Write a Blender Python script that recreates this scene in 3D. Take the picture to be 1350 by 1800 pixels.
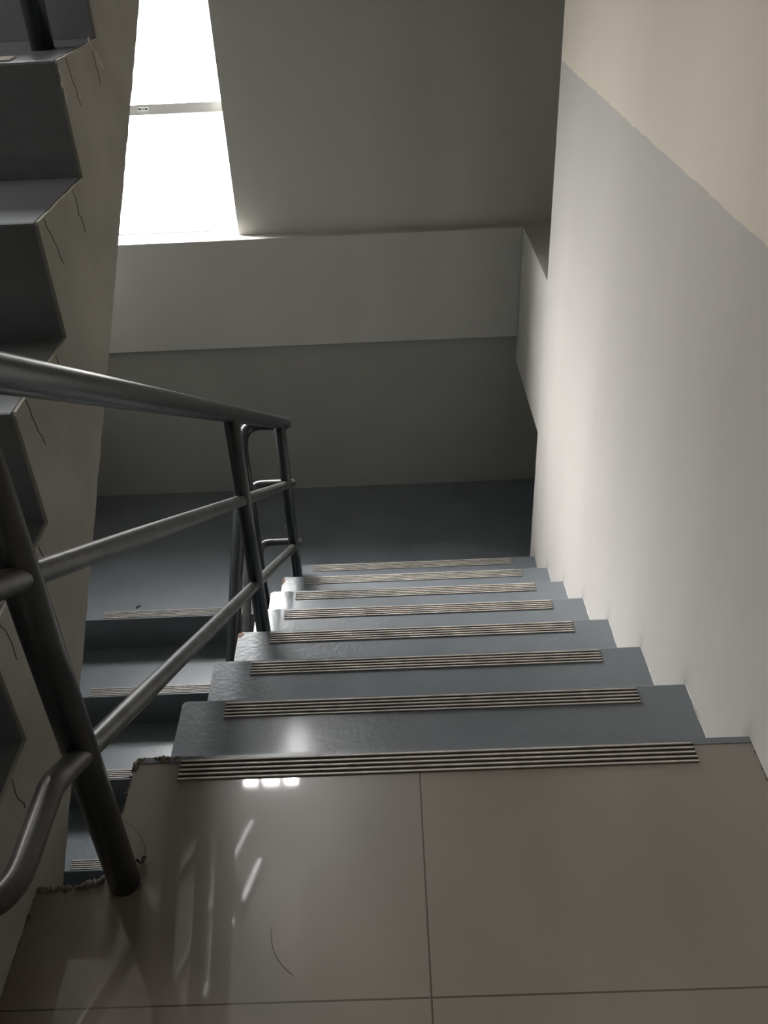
import bpy, bmesh, math, random
from mathutils import Vector, Matrix, noise
random.seed(7)
S = bpy.context.scene
for o in list(bpy.data.objects): bpy.data.objects.remove(o)
COL = S.collection

# ------------------------------------------------------------------ camera
CAM = (0.4669, -1.0541, 1.2231)
PITCH, YAW, ROLL, FPX = 0.6021, -0.0178, -0.0497, 1591.26
cp, sp, cy, sy = math.cos(PITCH), math.sin(PITCH), math.cos(YAW), math.sin(YAW)
fw = Vector((sy*cp, cy*cp, -sp)); rt = Vector((cy, -sy, 0)); up = rt.cross(fw)
c_, s_ = math.cos(ROLL), math.sin(ROLL)
rt2 = rt*c_ + up*s_; up2 = up*c_ - rt*s_
cd = bpy.data.cameras.new('camera'); cam = bpy.data.objects.new('camera', cd); COL.objects.link(cam)
m = Matrix((rt2, up2, -fw)).transposed().to_4x4(); m.translation = Vector(CAM); cam.matrix_world = m
cd.sensor_fit = 'HORIZONTAL'; cd.sensor_width = 36; cd.lens = FPX/1350*36; cd.clip_start = .02
S.camera = cam

# ------------------------------------------------------------------ world, lights, exposure
w = bpy.data.worlds.new('sky'); S.world = w; w.use_nodes = True
bg = w.node_tree.nodes['Background']
# overcast sky: bright overhead, dim ground and houses below the horizon
wn = w.node_tree.nodes; wl = w.node_tree.links
wt = wn.new('ShaderNodeTexCoord'); ws = wn.new('ShaderNodeSeparateXYZ'); wr_ = wn.new('ShaderNodeValToRGB')
wl.new(wt.outputs['Generated'], ws.inputs[0]); wl.new(ws.outputs[2], wr_.inputs[0]); wl.new(wr_.outputs[0], bg.inputs[0])
el = wr_.color_ramp.elements
el[0].position = 0.0; el[0].color = (.12, .12, .115, 1); el[1].position = .75; el[1].color = (.97, .985, 1, 1)
e_ = el.new(.06); e_.color = (.25, .255, .26, 1); e_ = el.new(.4); e_.color = (.8, .84, .87, 1)
bg.inputs[1].default_value = 45
# brightest part of the cloud cover, towards the left and ahead
wd = wn.new('ShaderNodeVectorMath'); wd.operation = 'DOT_PRODUCT'; wl.new(wt.outputs['Generated'], wd.inputs[0])
wd.inputs[1].default_value = Vector((-.60, .58, .56)).normalized()
wmx = wn.new('ShaderNodeMath'); wmx.operation = 'MAXIMUM'; wl.new(wd.outputs['Value'], wmx.inputs[0]); wmx.inputs[1].default_value = 0
wp = wn.new('ShaderNodeMath'); wp.operation = 'POWER'; wl.new(wmx.outputs[0], wp.inputs[0]); wp.inputs[1].default_value = 10
wb = wn.new('ShaderNodeMath'); wb.operation = 'MULTIPLY'; wl.new(wp.outputs[0], wb.inputs[0]); wb.inputs[1].default_value = 150
bg2 = wn.new('ShaderNodeBackground'); bg2.inputs[0].default_value = (1, .97, .93, 1); wl.new(wb.outputs[0], bg2.inputs[1])
wad = wn.new('ShaderNodeAddShader'); wl.new(bg.outputs[0], wad.inputs[0]); wl.new(bg2.outputs[0], wad.inputs[1])
wl.new(wad.outputs[0], wn['World Output'].inputs['Surface'])
S.view_settings.view_transform = 'Standard'; S.view_settings.look = 'None'
S.view_settings.gamma = 1; S.view_settings.use_curve_mapping = False
S.view_settings.exposure = -0.15

def area(name, loc, target, sx, sy_, energy, col=(1, 1, 1), portal=False, spread=180):
    d = bpy.data.lights.new(name, 'AREA'); d.shape = 'RECTANGLE'; d.size = sx; d.size_y = sy_
    d.energy = energy; d.color = col; d.spread = math.radians(spread)
    if portal: d.cycles.is_portal = True
    o = bpy.data.objects.new(name, d); COL.objects.link(o); o.location = loc
    o.rotation_euler = (Vector(target)-Vector(loc)).to_track_quat('-Z', 'Y').to_euler()
    return o
# daylight entering through the two stair windows
area('window_portal', (-.66, 3.30, .52), (-.66, 0, .52), .98, 1.12, 1, portal=True)
area('window_portal', (-.66, 3.30, 3.0), (-.66, 0, 3.0), .98, 1.8, 1, portal=True)
# soft daylight of the corridor behind the viewer
area('corridor_light', (-.2, -2.8, 2.2), (.3, 0, .6), 1.4, 1.0, 1.2, (1, .92, .84))
# added warm lamp for a guessed, unseen left opening; brightens the upper right wall
area('side_fill_light', (-1.12, .72, 1.62), (1.05, .55, 1.0), .35, .5, 13.5, (1, .90, .82))

# ------------------------------------------------------------------ materials
def mat(name, base, rough=.5, spec=.5, coat=0, coat_r=.05, var=.08, vscale=3, bump=0, bscale=60, metal=0, streak=False, bdist=.002):
    M = bpy.data.materials.new(name); M.use_nodes = True; nt = M.node_tree; N = nt.nodes; L = nt.links
    b = N['Principled BSDF']
    b.inputs['Roughness'].default_value = rough; b.inputs['Specular IOR Level'].default_value = spec
    b.inputs['Coat Weight'].default_value = coat; b.inputs['Coat Roughness'].default_value = coat_r
    b.inputs['Metallic'].default_value = metal
    tc = N.new('ShaderNodeTexCoord'); src = tc.outputs['Object']
    if streak:
        mp = N.new('ShaderNodeMapping'); mp.inputs['Scale'].default_value = (1, 1, .18); L.new(src, mp.inputs[0]); vs = mp.outputs[0]
    else: vs = src
    n = N.new('ShaderNodeTexNoise'); n.inputs['Scale'].default_value = vscale; n.inputs['Detail'].default_value = 6
    L.new(vs, n.inputs['Vector'])
    r = N.new('ShaderNodeValToRGB'); r.color_ramp.elements[0].position = .3; r.color_ramp.elements[1].position = .7
    r.color_ramp.elements[0].color = tuple(x*(1-var) for x in base)+(1,)
    r.color_ramp.elements[1].color = tuple(min(1, x*(1+var)) for x in base)+(1,)
    L.new(n.outputs['Fac'], r.inputs[0]); L.new(r.outputs[0], b.inputs['Base Color'])
    if bump:
        n2 = N.new('ShaderNodeTexNoise'); n2.inputs['Scale'].default_value = bscale; n2.inputs['Detail'].default_value = 4
        L.new(src, n2.inputs['Vector'])
        bp = N.new('ShaderNodeBump'); bp.inputs['Strength'].default_value = bump; bp.inputs['Distance'].default_value = bdist
        L.new(n2.outputs['Fac'], bp.inputs['Height']); L.new(bp.outputs[0], b.inputs['Normal'])
    M['ramp'] = r.name
    return M

def mathn(nt, op, a, bb=None):
    n = nt.nodes.new('ShaderNodeMath'); n.operation = op
    for i, v in enumerate((a, bb)):
        if v is None: continue
        if isinstance(v, (int, float)): n.inputs[i].default_value = v
        else: nt.links.new(v, n.inputs[i])
    return n.outputs[0]

M_plaster = mat('painted_plaster', (.47, .46, .43), .75, .3, var=.07, vscale=2.2, bump=.5, bscale=14, streak=True, bdist=.003)
M_lowwall = mat('darker_lower_wall', (.31, .305, .285), .75, .3, var=.07, vscale=2.5, bump=.35, bscale=22)  # darker tone for the back wall below the ledge
M_stringer = mat('stringer_plaster', (.36, .355, .325), .8, .25, var=.13, vscale=5, bump=.5, bscale=35)
M_paint = mat('grey_floor_paint', (.14, .156, .172), .30, .5, coat=.35, coat_r=.12, var=.10, vscale=5, bump=.45, bscale=85, bdist=.0016)
M_ridge = mat('strip_ridge', (.52, .475, .43), .36, .5, var=.22, vscale=30)
M_groove = mat('strip_groove', (.03, .026, .024), .7, .3, var=.3, vscale=60)
M_steel = mat('dark_grey_pipe_paint', (.013, .017, .020), .30, .4, coat=.25, coat_r=.15, var=.3, vscale=12, bump=.18, bscale=110)
M_pipeworn = mat('worn_pipe_paint', (.050, .051, .049), .38, .5, coat=.15, coat_r=.2, var=.6, vscale=16, bump=.25, bscale=90)
M_cement = mat('rough_cement', (.12, .105, .09), .9, .2, var=.5, vscale=60, bump=1, bscale=120)
M_white = mat('white_window_frame', (.88, .88, .87), .35, .5, var=.02)
M_seal = mat('wall_paint_drip', (.55, .53, .50), .6, .3, var=.3, vscale=40)
M_crack = mat('crack_dirt', (.07, .055, .045), .9, .1, var=.3)
M_black = mat('black_fibre', (.012, .010, .009), .5, .5, var=.1)
M_brown = mat('chipped_edge', (.22, .13, .10), .8, .3, var=.3, vscale=50)

# right wall: greyer paint below a straight line, warm cream above it
M_rwall = mat('two_tone_wall_paint', (.5, .5, .5), .62, .35, var=.05, vscale=2.0, bump=.5, bscale=9, streak=True, bdist=.004)
nt = M_rwall.node_tree; N = nt.nodes; L = nt.links
ramp = N[M_rwall['ramp']]
ramp.color_ramp.elements[0].color = (.92, .92, .92, 1); ramp.color_ramp.elements[1].color = (1.05, 1.05, 1.05, 1)
tc = N.new('ShaderNodeTexCoord'); sx = N.new('ShaderNodeSeparateXYZ'); L.new(tc.outputs['Object'], sx.inputs[0])
nz = N.new('ShaderNodeTexNoise'); nz.inputs['Scale'].default_value = 25; L.new(tc.outputs['Object'], nz.inputs[0])
zz = mathn(nt, 'ADD', sx.outputs[2], mathn(nt, 'MULTIPLY', mathn(nt, 'SUBTRACT', nz.outputs['Fac'], .5), .012))
fac = mathn(nt, 'GREATER_THAN', zz, .744)
mx = N.new('ShaderNodeMix'); mx.data_type = 'RGBA'; L.new(fac, mx.inputs[0])
mx.inputs[6].default_value = (.475, .458, .432, 1); mx.inputs[7].default_value = (.70, .64, .54, 1)
mm = N.new('ShaderNodeMix'); mm.data_type = 'RGBA'; mm.blend_type = 'MULTIPLY'; mm.inputs[0].default_value = 1
# scuffs left on the wall just above each step corner
def clampn(v):
    n = N.new('ShaderNodeMath'); n.operation = 'MAXIMUM'; L.new(v, n.inputs[0]); n.inputs[1].default_value = 0; return mathn(nt, 'MULTIPLY', n.outputs[0], n.outputs[0])
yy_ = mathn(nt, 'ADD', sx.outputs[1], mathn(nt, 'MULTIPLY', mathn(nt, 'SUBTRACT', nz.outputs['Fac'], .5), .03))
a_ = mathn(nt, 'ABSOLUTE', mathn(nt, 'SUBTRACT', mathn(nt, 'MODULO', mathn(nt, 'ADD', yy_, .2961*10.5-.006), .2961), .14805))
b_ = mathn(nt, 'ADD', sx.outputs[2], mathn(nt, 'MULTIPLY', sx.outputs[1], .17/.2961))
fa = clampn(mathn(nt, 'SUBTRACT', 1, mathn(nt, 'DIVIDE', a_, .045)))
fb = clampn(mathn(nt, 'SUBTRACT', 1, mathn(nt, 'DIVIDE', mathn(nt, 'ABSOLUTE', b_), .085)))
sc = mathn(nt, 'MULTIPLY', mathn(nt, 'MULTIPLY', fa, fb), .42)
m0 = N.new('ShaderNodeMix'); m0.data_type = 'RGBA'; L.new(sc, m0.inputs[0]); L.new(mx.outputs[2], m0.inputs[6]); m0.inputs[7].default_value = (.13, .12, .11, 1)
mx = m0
L.new(mx.outputs[2], mm.inputs[6]); L.new(ramp.outputs[0], mm.inputs[7]); L.new(mm.outputs[2], N['Principled BSDF'].inputs['Base Color'])

# polished tile with grout lines
M_tile = mat('polished_beige_tile', (.19, .168, .138), .3, .5, coat=1, coat_r=.038, var=.06, vscale=4)
nt = M_tile.node_tree; N = nt.nodes; L = nt.links
ramp = N[M_tile['ramp']]; N['Principled BSDF'].inputs['Coat IOR'].default_value = 1.75
tc = N.new('ShaderNodeTexCoord'); sx = N.new('ShaderNodeSeparateXYZ'); L.new(tc.outputs['Object'], sx.inputs[0])
gx = mathn(nt, 'ABSOLUTE', mathn(nt, 'SUBTRACT', mathn(nt, 'MODULO', mathn(nt, 'ADD', sx.outputs[0], 5.4-.487+.3), .6), .3))
gy = mathn(nt, 'ABSOLUTE', mathn(nt, 'SUBTRACT', mathn(nt, 'MODULO', mathn(nt, 'ADD', sx.outputs[1], 5.4+.425+.3), .6), .3))
g = mathn(nt, 'LESS_THAN', mathn(nt, 'MINIMUM', gx, gy), .0013)
# grime: thicker towards the cement corner of the slab
nz = N.new('ShaderNodeTexNoise'); nz.inputs['Scale'].default_value = 9; nz.inputs['Detail'].default_value = 8; L.new(tc.outputs['Object'], nz.inputs[0])
vd = N.new('ShaderNodeVectorMath'); vd.operation = 'DISTANCE'; L.new(tc.outputs['Object'], vd.inputs[0]); vd.inputs[1].default_value = (-.10, -.42, 0)
dd = mathn(nt, 'SUBTRACT', .30, vd.outputs['Value'])
gr = N.new('ShaderNodeMath'); gr.operation = 'MULTIPLY'; gr.use_clamp = True
L.new(mathn(nt, 'MULTIPLY', dd, 4.5), gr.inputs[0]); L.new(nz.outputs['Fac'], gr.inputs[1])
m1 = N.new('ShaderNodeMix'); m1.data_type = 'RGBA'; L.new(gr.outputs[0], m1.inputs[0]); L.new(ramp.outputs[0], m1.inputs[6]); m1.inputs[7].default_value = (.14, .105, .08, 1)
m2 = N.new('ShaderNodeMix'); m2.data_type = 'RGBA'; L.new(g, m2.inputs[0]); L.new(m1.outputs[2], m2.inputs[6]); m2.inputs[7].default_value = (.05, .038, .028, 1)
L.new(m2.outputs[2], N['Principled BSDF'].inputs['Base Color'])

M_glass = bpy.data.materials.new('window_glass'); M_glass.use_nodes = True
nt = M_glass.node_tree; nt.nodes.clear()
out = nt.nodes.new('ShaderNodeOutputMaterial'); mxs = nt.nodes.new('ShaderNodeMixShader'); tr = nt.nodes.new('ShaderNodeBsdfTransparent'); gl = nt.nodes.new('ShaderNodeBsdfGlossy')
gl.inputs['Roughness'].default_value = .02; mxs.inputs[0].default_value = .06
nt.links.new(tr.outputs[0], mxs.inputs[1]); nt.links.new(gl.outputs[0], mxs.inputs[2]); nt.links.new(mxs.outputs[0], out.inputs[0])

# ------------------------------------------------------------------ helpers
def obj(name, bm, material, parent=None, smooth=False, mats=None):
    me = bpy.data.meshes.new(name); bmesh.ops.recalc_face_normals(bm, faces=bm.faces[:]); bm.to_mesh(me); bm.free()
    for mt in (mats or [material]): me.materials.append(mt)
    if smooth:
        for p in me.polygons: p.use_smooth = True
    o = bpy.data.objects.new(name, me); COL.objects.link(o)
    if parent is not None:
        o.parent = parent; o.matrix_parent_inverse = Matrix.Translation(-Vector(parent.location))
    return o
def thing(name, label, cat, loc, group=None):
    o = bpy.data.objects.new(name, None); COL.objects.link(o); o.location = loc; o.empty_display_size = .1
    o['label'] = label; o['category'] = cat
    if group: o['group'] = group
    return o
def tag(o, label, cat): o['label'] = label; o['category'] = cat; return o
def struct(o, label=None):
    o['kind'] = 'structure'
    if label: o['label'] = label; o['category'] = label.split('|')[1]; o['label'] = label.split('|')[0]
    return o
def box(bm, x0, x1, y0, y1, z0, z1, mi=0):
    vs = [bm.verts.new(p) for p in ((x0,y0,z0),(x1,y0,z0),(x1,y1,z0),(x0,y1,z0),(x0,y0,z1),(x1,y0,z1),(x1,y1,z1),(x0,y1,z1))]
    for f in ((0,3,2,1),(4,5,6,7),(0,1,5,4),(1,2,6,5),(2,3,7,6),(3,0,4,7)):
        bm.faces.new([vs[i] for i in f]).material_index = mi
def boxes(*bs):
    bm = bmesh.new()
    for b in bs: box(bm, *b)
    return bm
def prism(bm, pts, axis, a, b, mi=0):
    """extrude a 2-D outline along axis ('x': pts are (y,z); 'z': pts are (x,y))"""
    f = (lambda p, t: (t, p[0], p[1])) if axis == 'x' else (lambda p, t: (p[0], p[1], t))
    A = [bm.verts.new(f(p, a)) for p in pts]; B = [bm.verts.new(f(p, b)) for p in pts]
    n = len(pts)
    bm.faces.new(A).material_index = mi; bm.faces.new(B[::-1]).material_index = mi
    for i in range(n): bm.faces.new((A[i], A[(i+1) % n], B[(i+1) % n], B[i])).material_index = mi
def bevel(bm, w, seg=2, sel=None):
    es = [e for e in bm.edges if (sel is None or sel(e))]
    bmesh.ops.bevel(bm, geom=es, offset=w, segments=seg, affect='EDGES', profile=.5)
def fillet(P, rad, seg=8):
    """round the inner corners of a polyline"""
    P = [Vector(p) for p in P]; out = [P[0]]
    for i in range(1, len(P)-1):
        a, b, c = P[i-1], P[i], P[i+1]; u = (a-b); v = (c-b)
        rr = rad[i] if isinstance(rad, dict) and i in rad else (rad if not isinstance(rad, dict) else .04)
        d = min(rr, u.length*.49, v.length*.49); p = b+u.normalized()*d; q = b+v.normalized()*d
        for k in range(seg+1):
            t = k/seg; out.append(p*(1-t)**2 + b*2*t*(1-t) + q*t*t)
    out.append(P[-1]); return out
def tube(bm, P, r, seg=20, cap='round'):
    P = [Vector(p) for p in P]
    T = []
    for i in range(len(P)):
        t = (P[min(i+1, len(P)-1)]-P[max(i-1, 0)]).normalized(); T.append(t)
    nrm = T[0].orthogonal().normalized(); rings = []
    def ring(c, t, n, rr):
        b = t.cross(n); return [bm.verts.new(c+(n*math.cos(2*math.pi*k/seg)+b*math.sin(2*math.pi*k/seg))*rr) for k in range(seg)]
    for i, c in enumerate(P):
        t = T[i]; nrm = (nrm-t*nrm.dot(t)).normalized()
        if i == 0 and cap == 'round':
            for a in (80, 60, 40, 20): rings.append(ring(c-t*r*math.sin(math.radians(a)), t, nrm, r*math.cos(math.radians(a))))
        rings.append(ring(c, t, nrm, r))
        if i == len(P)-1 and cap == 'round':
            for a in (20, 40, 60, 80): rings.append(ring(c+t*r*math.sin(math.radians(a)), t, nrm, r*math.cos(math.radians(a))))
    for A, B in zip(rings, rings[1:]):
        for k in range(seg): bm.faces.new((A[k], A[(k+1) % seg], B[(k+1) % seg], B[k]))
    bm.faces.new(rings[0][::-1]); bm.faces.new(rings[-1])

def columns(bm, x0, x1, ys, top, bot):
    """side-on slab made of columns: top(y0, y1) gives the two upper heights, bot(y) the lower one"""
    for a, b in zip(ys, ys[1:]):
        ta, tb = top(a, b)
        q = [(a, bot(a)), (b, bot(b)), (b, tb), (a, ta)]
        A = [bm.verts.new((x0, *p)) for p in q]; B = [bm.verts.new((x1, *p)) for p in q]
        bm.faces.new(A); bm.faces.new(B[::-1])
        for i in ((0, 1), (2, 3)): bm.faces.new((A[i[0]], A[i[1]], B[i[1]], B[i[0]]))
        bm.faces.new((A[1], A[2], B[2], B[1])); bm.faces.new((A[3], A[0], B[0], B[3]))
# ------------------------------------------------------------------ dimensions (metres)
R_, G, W = .17, .2961, 1.0546
LZ = -8*R_                      # lower landing
LY = 7*G                        # last nosing of the main flight
F2Y, F2G, F2X0, XL = 1.956, .297, -1.15, -.10
BEAM_Y, WALL_Y, LOW_Y = 2.912, 2.975, 2.957
YC = 2.185                      # free end of the right wall
LX = -1.155                     # left wall
US, UG, UY = .2, .28, -.41      # upper flight rise, going, first riser
ZB, ZT = -3.1, 4.3

# ------------------------------------------------------------------ setting
bm = boxes((W, W+.5, -3.2, YC, ZB, ZT)); bevel(bm, .006, 2, lambda e: all(abs(v.co.x-W) < 1e-4 and abs(v.co.y-YC) < 1e-4 for v in e.verts))
struct(obj('wall_right', bm, M_rwall))
struct(obj('wall_left', boxes((LX-.2, LX, -3.2, 3.2, ZB, ZT)), M_plaster))
struct(obj('wall_front', boxes((LX-.2, W+.5, -3.4, -3.2, ZB, ZT)), M_plaster))
# back wall: window openings cut out as a ring of blocks
wx0, wx1, wz0, wz1 = -1.13, -.19, -.02, 1.04
ux0, ux1, uz0, uz1 = -1.13, -.19, 2.15, 3.50
vz0, vz1 = 3.62, 3.80
xr = W+.5
blk = [(LX, wx0, WALL_Y, 3.2, -.02, ZT), (wx1, xr, WALL_Y, 3.2, -.02, ZT),
       (wx0, wx1, WALL_Y, 3.2, wz1, uz0), (wx0, wx1, WALL_Y, 3.2, uz1, vz0), (wx0, wx1, WALL_Y, 3.02, vz1, ZT),
       (LX, xr, LOW_Y, 3.2, -.545, -.02)]
vents = [(-.655, -.555), (-.52, -.41), (-.375, -.28)]
e = [wx0]+[q for v in vents for q in v]+[wx1]
for k in range(0, len(e), 2): blk.append((e[k], e[k+1], WALL_Y, 3.02, vz0, vz1))
struct(obj('wall_back', boxes(*blk), M_plaster))
struct(obj('wall_back_lower', boxes((LX, xr, LOW_Y, 3.2, ZB, -.545)), M_lowwall))
# recess right of the landing
struct(obj('wall_recess', boxes((1.36, 1.55, YC, LOW_Y, ZB, -.66), (1.42, 1.55, YC, WALL_Y, -.02, ZT)), M_plaster))
bm = boxes((LX, 1.066, BEAM_Y, LOW_Y, -.532, -.02)); bevel(bm, .004, 2, lambda e: all(abs(v.co.y-BEAM_Y) < 1e-4 for v in e.verts))
struct(obj('trim_1', bm, M_plaster))
bm = boxes((1.066, 1.5, YC, LOW_Y, -.675, -.02)); bevel(bm, .004, 2, lambda e: all(abs(v.co.x-1.066) < 1e-4 for v in e.verts))
struct(obj('trim_2', bm, M_plaster))
# tile floor with a notch for the stair well
out = [(LX, -3.2), (W, -3.2), (W, 0), (.012, 0), (.003, -.004), (0, -.012), (0, -.24), (-.1, -.246), (LX, -.246)]
bm = bmesh.new(); prism(bm, out, 'z', -.16, 0)
floor = struct(obj('floor', bm, M_tile))
# landing: full width behind both flights
bm = bmesh.new()
prism(bm, [(LX, F2Y), (XL, F2Y), (XL, 2.02), (0, 2.02), (0, LY-.01), (W, LY-.01), (W, YC), (1.37, YC), (1.37, LOW_Y), (LX, LOW_Y)], 'z', LZ-.18, LZ)
bevel(bm, .004, 2, lambda e: all(abs(v.co.z-LZ) < 1e-4 and abs(v.co.y-F2Y) < 1e-4 for v in e.verts))
landing = struct(obj('floor_landing', bm, M_paint))
struct(obj('floor_lower_storey', boxes((LX, W, -3.2, 3.2, ZB-.1, ZB)), M_paint))
struct(obj('ceiling', boxes((LX, W+.5, -3.2, 3.2, ZT, ZT+.1)), M_plaster))
# slab of the storey above, behind the viewer
struct(obj('ceiling_corridor', boxes((LX, W, -3.2, -.25, 2.95, 3.1)), M_plaster))

# ------------------------------------------------------------------ nosing strips
def strip(x0, x1, yn, z, sgn, parent, wdt=.040, inset=.009):
    """four-ridge anti-slip strip; sgn=-1: lies on the -y side of the nosing"""
    bm = bmesh.new()
    ya, yb = yn+sgn*inset, yn+sgn*(inset+wdt)
    lo, hi = min(ya, yb), max(ya, yb)
    box(bm, x0, x1, lo, hi, z-.002, z+.0009, 1)
    n = 5; rw = .0030
    for k in range(n):
        y = lo+rw/2+(hi-lo-rw)*k/(n-1)
        box(bm, x0+.001, x1-.001, y-rw/2, y+rw/2, z+.0009, z+.0032, 0)
    return obj('nosing_strip', bm, None, parent, mats=[M_ridge, M_groove])
def step_block(x0, x1, y0, y1, z, h, left_round=True, parent=None):
    """one step; the free front corner is rounded"""
    bm = bmesh.new(); rr = .007; pts = [(x1, y1), (x1, y0), (x0, y0)]
    if left_round:
        pts += [(x0+rr-rr*math.cos(a), y1-rr+rr*math.sin(a)) for a in [k*math.pi/10 for k in range(6)]]
    else: pts.append((x0, y1))
    prism(bm, pts, 'z', z-h, z)
    zt = z
    bevel(bm, .0035, 2, lambda e: all(abs(v.co.z-zt) < 1e-5 for v in e.verts) and any(v.co.y > y1-.02 for v in e.verts) and not all(abs(v.co.x-x1) < 1e-5 for v in e.verts))
    return obj('step', bm, M_paint, parent)

# ------------------------------------------------------------------ main flight
main = thing('stair_flight', 'grey-painted flight of stairs running down from the beige tile floor to the dark landing', 'stairs', (W/2, 0, LZ))
for k in range(1, 8):
    z = -k*R_; y1 = k*G; y0 = (k-1)*G-.002
    st = step_block(0, W-.001, y0, y1, z, R_+.001, True, main)
    strip(.092, .950 if k < 7 else .955, y1, z, -1, st)
    if k < 7:
        rs = random.Random(k); n_ = 12
        bm = bmesh.new(); tube(bm, [(W-.0004+rs.uniform(-.0012, .0006), y0+.01+(y1-y0-.014)*q/n_, z+.0002) for q in range(n_+1)], .0012, 6)
        obj('sealant_line', bm, M_seal, st)['label'] = 'thin white line of paint where the step meets the wall'
    if k == 3:
        bm = bmesh.new(); prism(bm, [(.0, y1-.004), (-.0006, y1-.022), (.010, y1-.020), (.017, y1-.010), (.012, y1+.0004)], 'z', z-.012, z+.0006)
        c = obj('chipped_corner', bm, M_brown, st); c['label'] = 'chipped brown concrete corner'
    if k == 6:
        bm = bmesh.new(); prism(bm, [(.0, y1-.006), (-.0006, y1-.045), (.006, y1-.040), (.012, y1-.025), (.009, y1-.006)], 'z', z-.012, z+.0006)
        c = obj('chipped_corner', bm, M_brown, st); c['label'] = 'chipped pinkish corner'
bm = bmesh.new(); columns(bm, .004, W-.001, [.001]+[k*G for k in range(1, 8)], lambda a, b: (-(int((a+b)/2/G)+2)*R_-.0015,)*2, lambda y: -.36-R_-y*R_/G)
obj('waist_slab', bm, M_stringer, main)
strip(.078, .955, 0, 0, -1, floor, wdt=.041, inset=.008)
# grey paint lapped over the edge of the tile floor
bm = boxes((.0, .078, -.010, .001, -.03, .0012), (.955, W, -.012, .001, -.03, .0012), (.078, .955, -.008, .001, -.03, .0012), (0, W, -.0005, .0012, -.17, -.03))
obj('painted_edge', bm, M_paint, floor)['label'] = 'grey paint lapped over the tile edge'
# ragged cement along the broken edges
def lumps(name, P, r0, r1, n, parent, material, flat=.5, seed=1):
    rnd = random.Random(seed); bm = bmesh.new()
    P = [Vector(p) for p in P]
    for _ in range(n):
        i = rnd.randrange(len(P)-1); p = P[i].lerp(P[i+1], rnd.random()); r = rnd.uniform(r0, r1)
        mtx = Matrix.Translation(p+Vector((rnd.uniform(-1, 1), rnd.uniform(-1, 1), 0))*r*.4) @ Matrix.Rotation(rnd.uniform(0, 6), 4, 'Z') @ Matrix.Diagonal((rnd.uniform(.8, 2.0), rnd.uniform(.5, 1), flat, 1))
        g = bmesh.ops.create_icosphere(bm, subdivisions=2, radius=r, matrix=mtx)
        for v in g['verts']: v.co += Vector(noise.noise_vector(v.co*90))*r*.45
    return obj(name, bm, material, parent)
c = lumps('cement_edge', [(-.001, -.022, 0), (.004, -.004, 0), (.075, .0, .0)], .002, .0048, 60, floor, M_cement, .6, 3)
c = lumps('cement_edge', [(-.001, -.23, 0), (-.002, -.02, -.001)], .0012, .003, 50, floor, M_cement, .6, 4)
c = lumps('cement_edge', [(-.10, -.246, .000), (-.03, -.243, .001), (-.004, -.232, .002)], .002, .005, 60, floor, M_cement, .6, 5)
c = lumps('cement_edge', [(-.101, -.25, .0), (-.100, -.41, .0)], .002, .004, 40, floor, M_cement, .6, 6)
c = lumps('cement_edge', [(W-.001, -.0, .0), (W-.001, -.12, .0)], .0008, .002, 50, floor, M_cement, .6, 16)

# ------------------------------------------------------------------ flight below the landing
low = thing('stair_flight', 'lower grey steps dropping from the landing, seen left of the railing', 'stairs', (-.55, F2Y, ZB))
NL = 10
for k in range(1, NL):
    z = LZ-k*R_; yf = F2Y-k*F2G; yb = yf+F2G+.002
    bm = boxes((LX+.001, XL, yf, yb, z-R_-.001, z))
    bevel(bm, .004, 2, lambda e: all(abs(v.co.z-z) < 1e-5 and abs(v.co.y-yf) < 1e-5 for v in e.verts))
    st = obj('step', bm, M_paint, low)
    strip(-.865, -.19, yf, z, 1, st)
bm = bmesh.new(); columns(bm, F2X0, XL-.002, [F2Y-k*F2G for k in range(NL-1, -1, -1)], lambda a, b: (LZ-(int((F2Y-(a+b)/2)/F2G)+2)*R_-.0015,)*2, lambda y: LZ-.36-R_-(F2Y-y)*R_/F2G)
obj('waist_slab', bm, M_stringer, low)
s = strip(-.845, -.19, F2Y, LZ, 1, landing)

# ------------------------------------------------------------------ flight going up on the left
upf = thing('stair_flight', 'upper flight on the left with dark painted steps and a chipped plaster side', 'stairs', (-.55, UY, 0))
NU = 9
for k in range(1, NU+1):
    yf = UY+(k-1)*UG; z = k*US; yb = yf+UG+.002
    bm = boxes((LX+.001, XL-.006, yf, yb if k < NU else 2.0, z-US if k == 1 else z-US-.001, z))
    bevel(bm, .005, 2, lambda e: all(abs(v.co.z-z) < 1e-5 and abs(v.co.y-yf) < 1e-5 for v in e.verts))
    st = obj('step', bm, M_paint, upf)
    strip(-1.06, -.185, yf, z, 1, st)
def soff(y): return .695*(y+.18)-.088
def rag(pts, amp, stepl=.012, seed=0):
    out = []
    for a, b in zip(pts, pts[1:]):
        a = Vector((a[0], a[1], 0)); b = Vector((b[0], b[1], 0)); n = max(1, int((b-a).length/stepl)); t = (b-a).normalized(); nn = Vector((-t.y, t.x, 0))
        for i in range(n):
            p = a.lerp(b, i/n); d = (noise.noise(Vector((p.x*28+seed, p.y*28, 3)))+.6*noise.noise(Vector((p.x*95, p.y*95, 8+seed))))*amp if i else 0
            p = p+nn*d; out.append((p.x, p.y))
    return out
def nz_(y, z, sd, amp): return amp*(noise.noise(Vector((y*28+sd, z*28, 3)))+.6*noise.noise(Vector((y*95, z*95, 8+sd))))
ys = []
for k in range(1, NU+1):
    yf = UY+(k-1)*UG+.004; ye = UY+k*UG+.004 if k < NU else 2.0
    ys += [yf, yf+.003, yf+.006]+[yf+.006+(ye-yf-.006)*i/20 for i in range(1, 20)]+([ye] if k == NU else [])
ys = sorted(set(ys+[-.246]))
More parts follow.
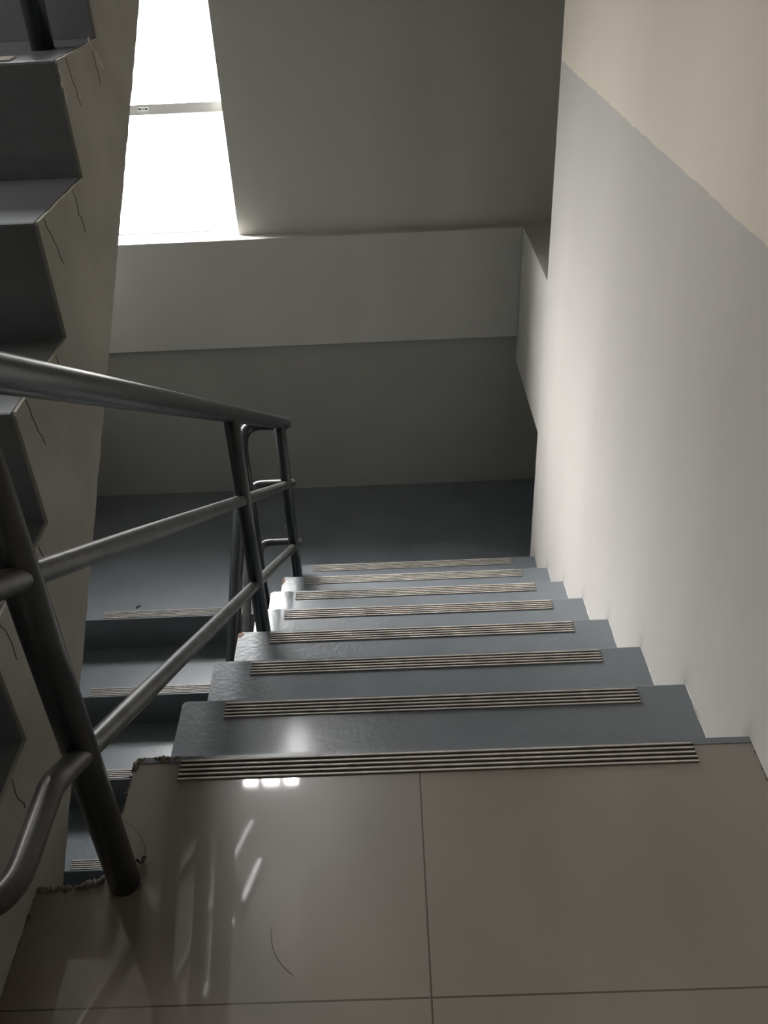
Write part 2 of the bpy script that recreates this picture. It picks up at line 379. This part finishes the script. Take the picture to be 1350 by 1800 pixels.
def utop(a, b):
    k = min(NU, int(((a+b)/2-UY-.004)/UG)+1); yf = UY+(k-1)*UG+.004; z = k*US-.001
    f = lambda y: z-max(0, .006-(y-yf))*.8-abs(nz_(y, z, 5, .0018))
    return f(a), f(b)
def ubot(y): return -.14 if y <= -.246 else soff(y)+nz_(y, soff(y), 9, .006)
bm = bmesh.new(); columns(bm, XL-.010, XL, ys, utop, ubot)
c = obj('plaster_side', bm, M_stringer, upf); c['label'] = 'beige plastered side face with ragged edges'
yy = sorted(set([-.246]+[UY+k*UG for k in range(1, NU)]+[2.0]))
bm = bmesh.new(); columns(bm, LX+.001, XL-.0095, yy, lambda a, b: (((min(NU, int(((a+b)/2-UY)/UG)+1))-1)*US-.002,)*2, lambda y: soff(y)+.004)
obj('waist_slab', bm, M_stringer, upf)
# cracks beside the inner tread corners
rnd = random.Random(12)
def crack(p, dirs, wd=.0016):
    bm = bmesh.new(); pts = [Vector((XL+.0002, *p))]
    for dy, dz in dirs: pts.append(pts[-1]+Vector((0, dy, dz)))
    tube(bm, pts, wd*.5, 5, cap='flat'); obj('crack', bm, M_crack, upf)
for k in range(1, 6):
    y = UY+(k-1)*UG; z = k*US
    for (oy, oz) in ((.03, -.004), (.20, -.004)):
        crack((y+oy+rnd.uniform(0, .03), z+oz), [(rnd.uniform(-.003, .010), rnd.uniform(-.02, -.006)) for i in range(6)], .0016)
# pale broken plaster patches along the edge
for sd, P in ((21, [(XL, UY+4*UG+.005, 5*US-.02), (XL, UY+4*UG+.012, 5*US-.09)]), (22, [(XL, UY+5*UG-.05, 5*US-.006), (XL, UY+5*UG+.005, 5*US-.05)])):
    rnd = random.Random(sd); bm = bmesh.new()
    for _ in range(7):
        p = Vector(P[0]).lerp(Vector(P[1]), rnd.random()); r = rnd.uniform(.006, .013)
        g = bmesh.ops.create_icosphere(bm, subdivisions=2, radius=r, matrix=Matrix.Translation(p) @ Matrix.Diagonal((.15, .7, 1.2, 1)))
        for v in g['verts']: v.co += Vector(noise.noise_vector(v.co*80))*r*.3
    obj('plaster_patch', bm, M_plaster, upf)

# flight over the main one, out of the picture but mirrored in the tiles and shading them
ovr = thing('stair_flight', 'flight overhead on the right, above the main stairs', 'stairs', (W/2, 1.9, 1.8))
for k in range(1, 8):
    z = NU*US+k*.17; yf = 2.0-(k-1)*.29
    obj('step', boxes((.03, W-.004, yf-.292, yf, z-.171, z)), M_paint, ovr)
struct(obj('floor_upper_landing', boxes((LX, xr, 2.001, WALL_Y, 1.62, 1.80)), M_paint))
bm = bmesh.new(); prism(bm, [(1.999, 1.60), (1.999, 1.80), (-.03, 2.82), (-.25, 2.82), (-.25, 2.67)], 'x', .035, W-.004)
obj('waist_slab', bm, M_plaster, ovr)

# ------------------------------------------------------------------ railing
rail = thing('stair_railing', 'dark grey tubular steel railing with a top rail, two mid rails and round posts', 'railing', (.035, -.24, 0))
RX, LX2, UX = .045, -.125, -.168
def line(z0, y0, s): return lambda y: z0+s*(y-y0)
tz = line(.621, .169, -.582); m1 = line(.369, .142, -.586); m2 = line(.082, .121, -.585)
YT, YB_ = 2.075, -.44
ul = lambda off: (lambda y: US+.7143*(y-UY)+off)
def railpart(name, fz, off, r, material, ybend, zr=None, lowdrop=0):
    zt_ = fz(YT)
    # from the upper flight, round the bottom turn, down the main flight, round the landing turn, down the next flight
    yb = YB_-.06; zb = fz(ybend)
    u = ul(off)
    P = [(UX, 1.25, u(1.25)), (UX, -.36, u(-.36)), (UX, yb, zb), (RX-.008, yb, zb), (RX-.008, ybend, zb), (RX, YT, zt_), (LX2, YT, zt_), (LX2, .2, zt_-.573*(YT-.2))]
    Q = fillet(P, {1: .05, 2: .05, 3: .055, 4: .014, 5: .035, 6: .07 if r > .02 else .045})
    bm = bmesh.new(); tube(bm, Q, r); return obj(name, bm, material, rail, True)
railpart('top_rail', tz, .75, .0235, M_steel, -.34)
railpart('mid_rail', m1, .48, .0160, M_pipeworn, -.36)
railpart('mid_rail', m2, .18, .0160, M_pipeworn, -.335)
def post(x, y, z0, z1, r=.0215):
    bm = bmesh.new(); tube(bm, [(x, y, z0-.004), (x, y, z1)], r, 24, cap='flat')
    o = obj('post', bm, M_steel, rail, True)
    lo = lumps('weld_bead', [(x-r, y, z0+.001), (x, y-r, z0+.001), (x+r, y, z0+.001), (x, y+r, z0+.001), (x-r, y, z0+.001)], .002, .004, 22, o, M_cement, .8, int(abs(x*1e4+y*1e3)))
    return o
post(.033, -.238, 0, tz(-.238)-.005, .0235)
post(RX, 1.022, -4*R_, tz(1.022)-.005)
post(RX, 1.885, -7*R_, tz(1.885)-.005, .0205)
zt_ = tz(YT)
post(LX2, 1.99, LZ, zt_-.573*(YT-1.99)-.005, .0215)
post(LX2, 1.02, LZ-4*R_, zt_-.573*(YT-1.02)-.005)
post(UX, .86, 5*US, ul(.75)(.86))
post(UX, -.33, 0, ul(.75)(-.33))

# ------------------------------------------------------------------ windows
def window(name, x0, x1, z0, z1, y):
    root = bpy.data.objects.new(name, None); COL.objects.link(root); root.location = ((x0+x1)/2, y, z0); root['kind'] = 'structure'
    t = .03
    bm = boxes((x0, x1, y-.02, y+.02, z0, z0+.012), (x0, x1, y-.02, y+.02, z1-t, z1), (x0, x0+t, y-.02, y+.02, z0+.012, z1-t), (x1-.012, x1, y-.02, y+.02, z0+.012, z1-t))
    obj('window_frame', bm, M_white, root)
    zm = z0+.522
    obj('meeting_rail', boxes((x0+t, x1-.012, y-.028, y+.012, zm-.02, zm+.02)), M_white, root)
    obj('glass_pane', boxes((x0+t, x1-.012, y-.002, y+.002, z0+.012, z1-t)), M_glass, root)
    xl = -.53
    bm = boxes((xl-.022, xl+.022, y-.034, y-.028, zm-.002, zm+.010)); bevel(bm, .002)
    l = obj('latch', bm, M_white, root)
    for dx in (-.014, .014):
        bm = bmesh.new(); tube(bm, [(xl+dx, y-.033, zm+.004), (xl+dx, y-.037, zm+.004)], .0035, 10, cap='flat'); obj('screw', bm, M_black, l)
    return root
window('window_1', wx0, wx1, wz0, wz1, 3.07)
window('window_2', ux0, ux1, uz0, uz1, 3.07)

# ------------------------------------------------------------------ small things on the tiles
bm = bmesh.new()
P = [(.012, -.140, .020), (.032, -.155, .020), (.048, -.173, .015), (.055, -.187, .010), (.054, -.193, .004), (.051, -.203, .002)]
tube(bm, fillet(P, .02, 4), .00045, 6)
wr = obj('wire_loop', bm, M_black, None, True); tag(wr, 'thin dark wire curling up from the tiles beside the nearest railing post', 'wire')
bm = bmesh.new(); tube(bm, [(.046, -.203, .0035), (.051, -.207, .004), (.054, -.198, .005)], .0034, 8)
for v in bm.verts: v.co += Vector(noise.noise_vector(v.co*150))*.0015
obj('knot', bm, M_black, wr)
bm = bmesh.new(); tube(bm, fillet([(.262, -.320, .0007), (.266, -.350, .0007), (.282, -.375, .0007), (.299, -.389, .0007)], .03, 8), .00035, 6)
tag(obj('hair_strand', bm, M_black, None, True), 'fine curved dark hair lying on the beige floor tile', 'hair')
bm = bmesh.new(); tube(bm, [(-.706, 2.028, LZ+.002), (-.702, 2.033, LZ+.004), (-.695, 2.042, LZ+.003)], .003, 6)
for v in bm.verts: v.co += Vector(noise.noise_vector(v.co*200))*.003
tag(obj('debris_speck', bm, M_black), 'tiny dark speck of debris on the grey landing near its edge strip', 'debris')
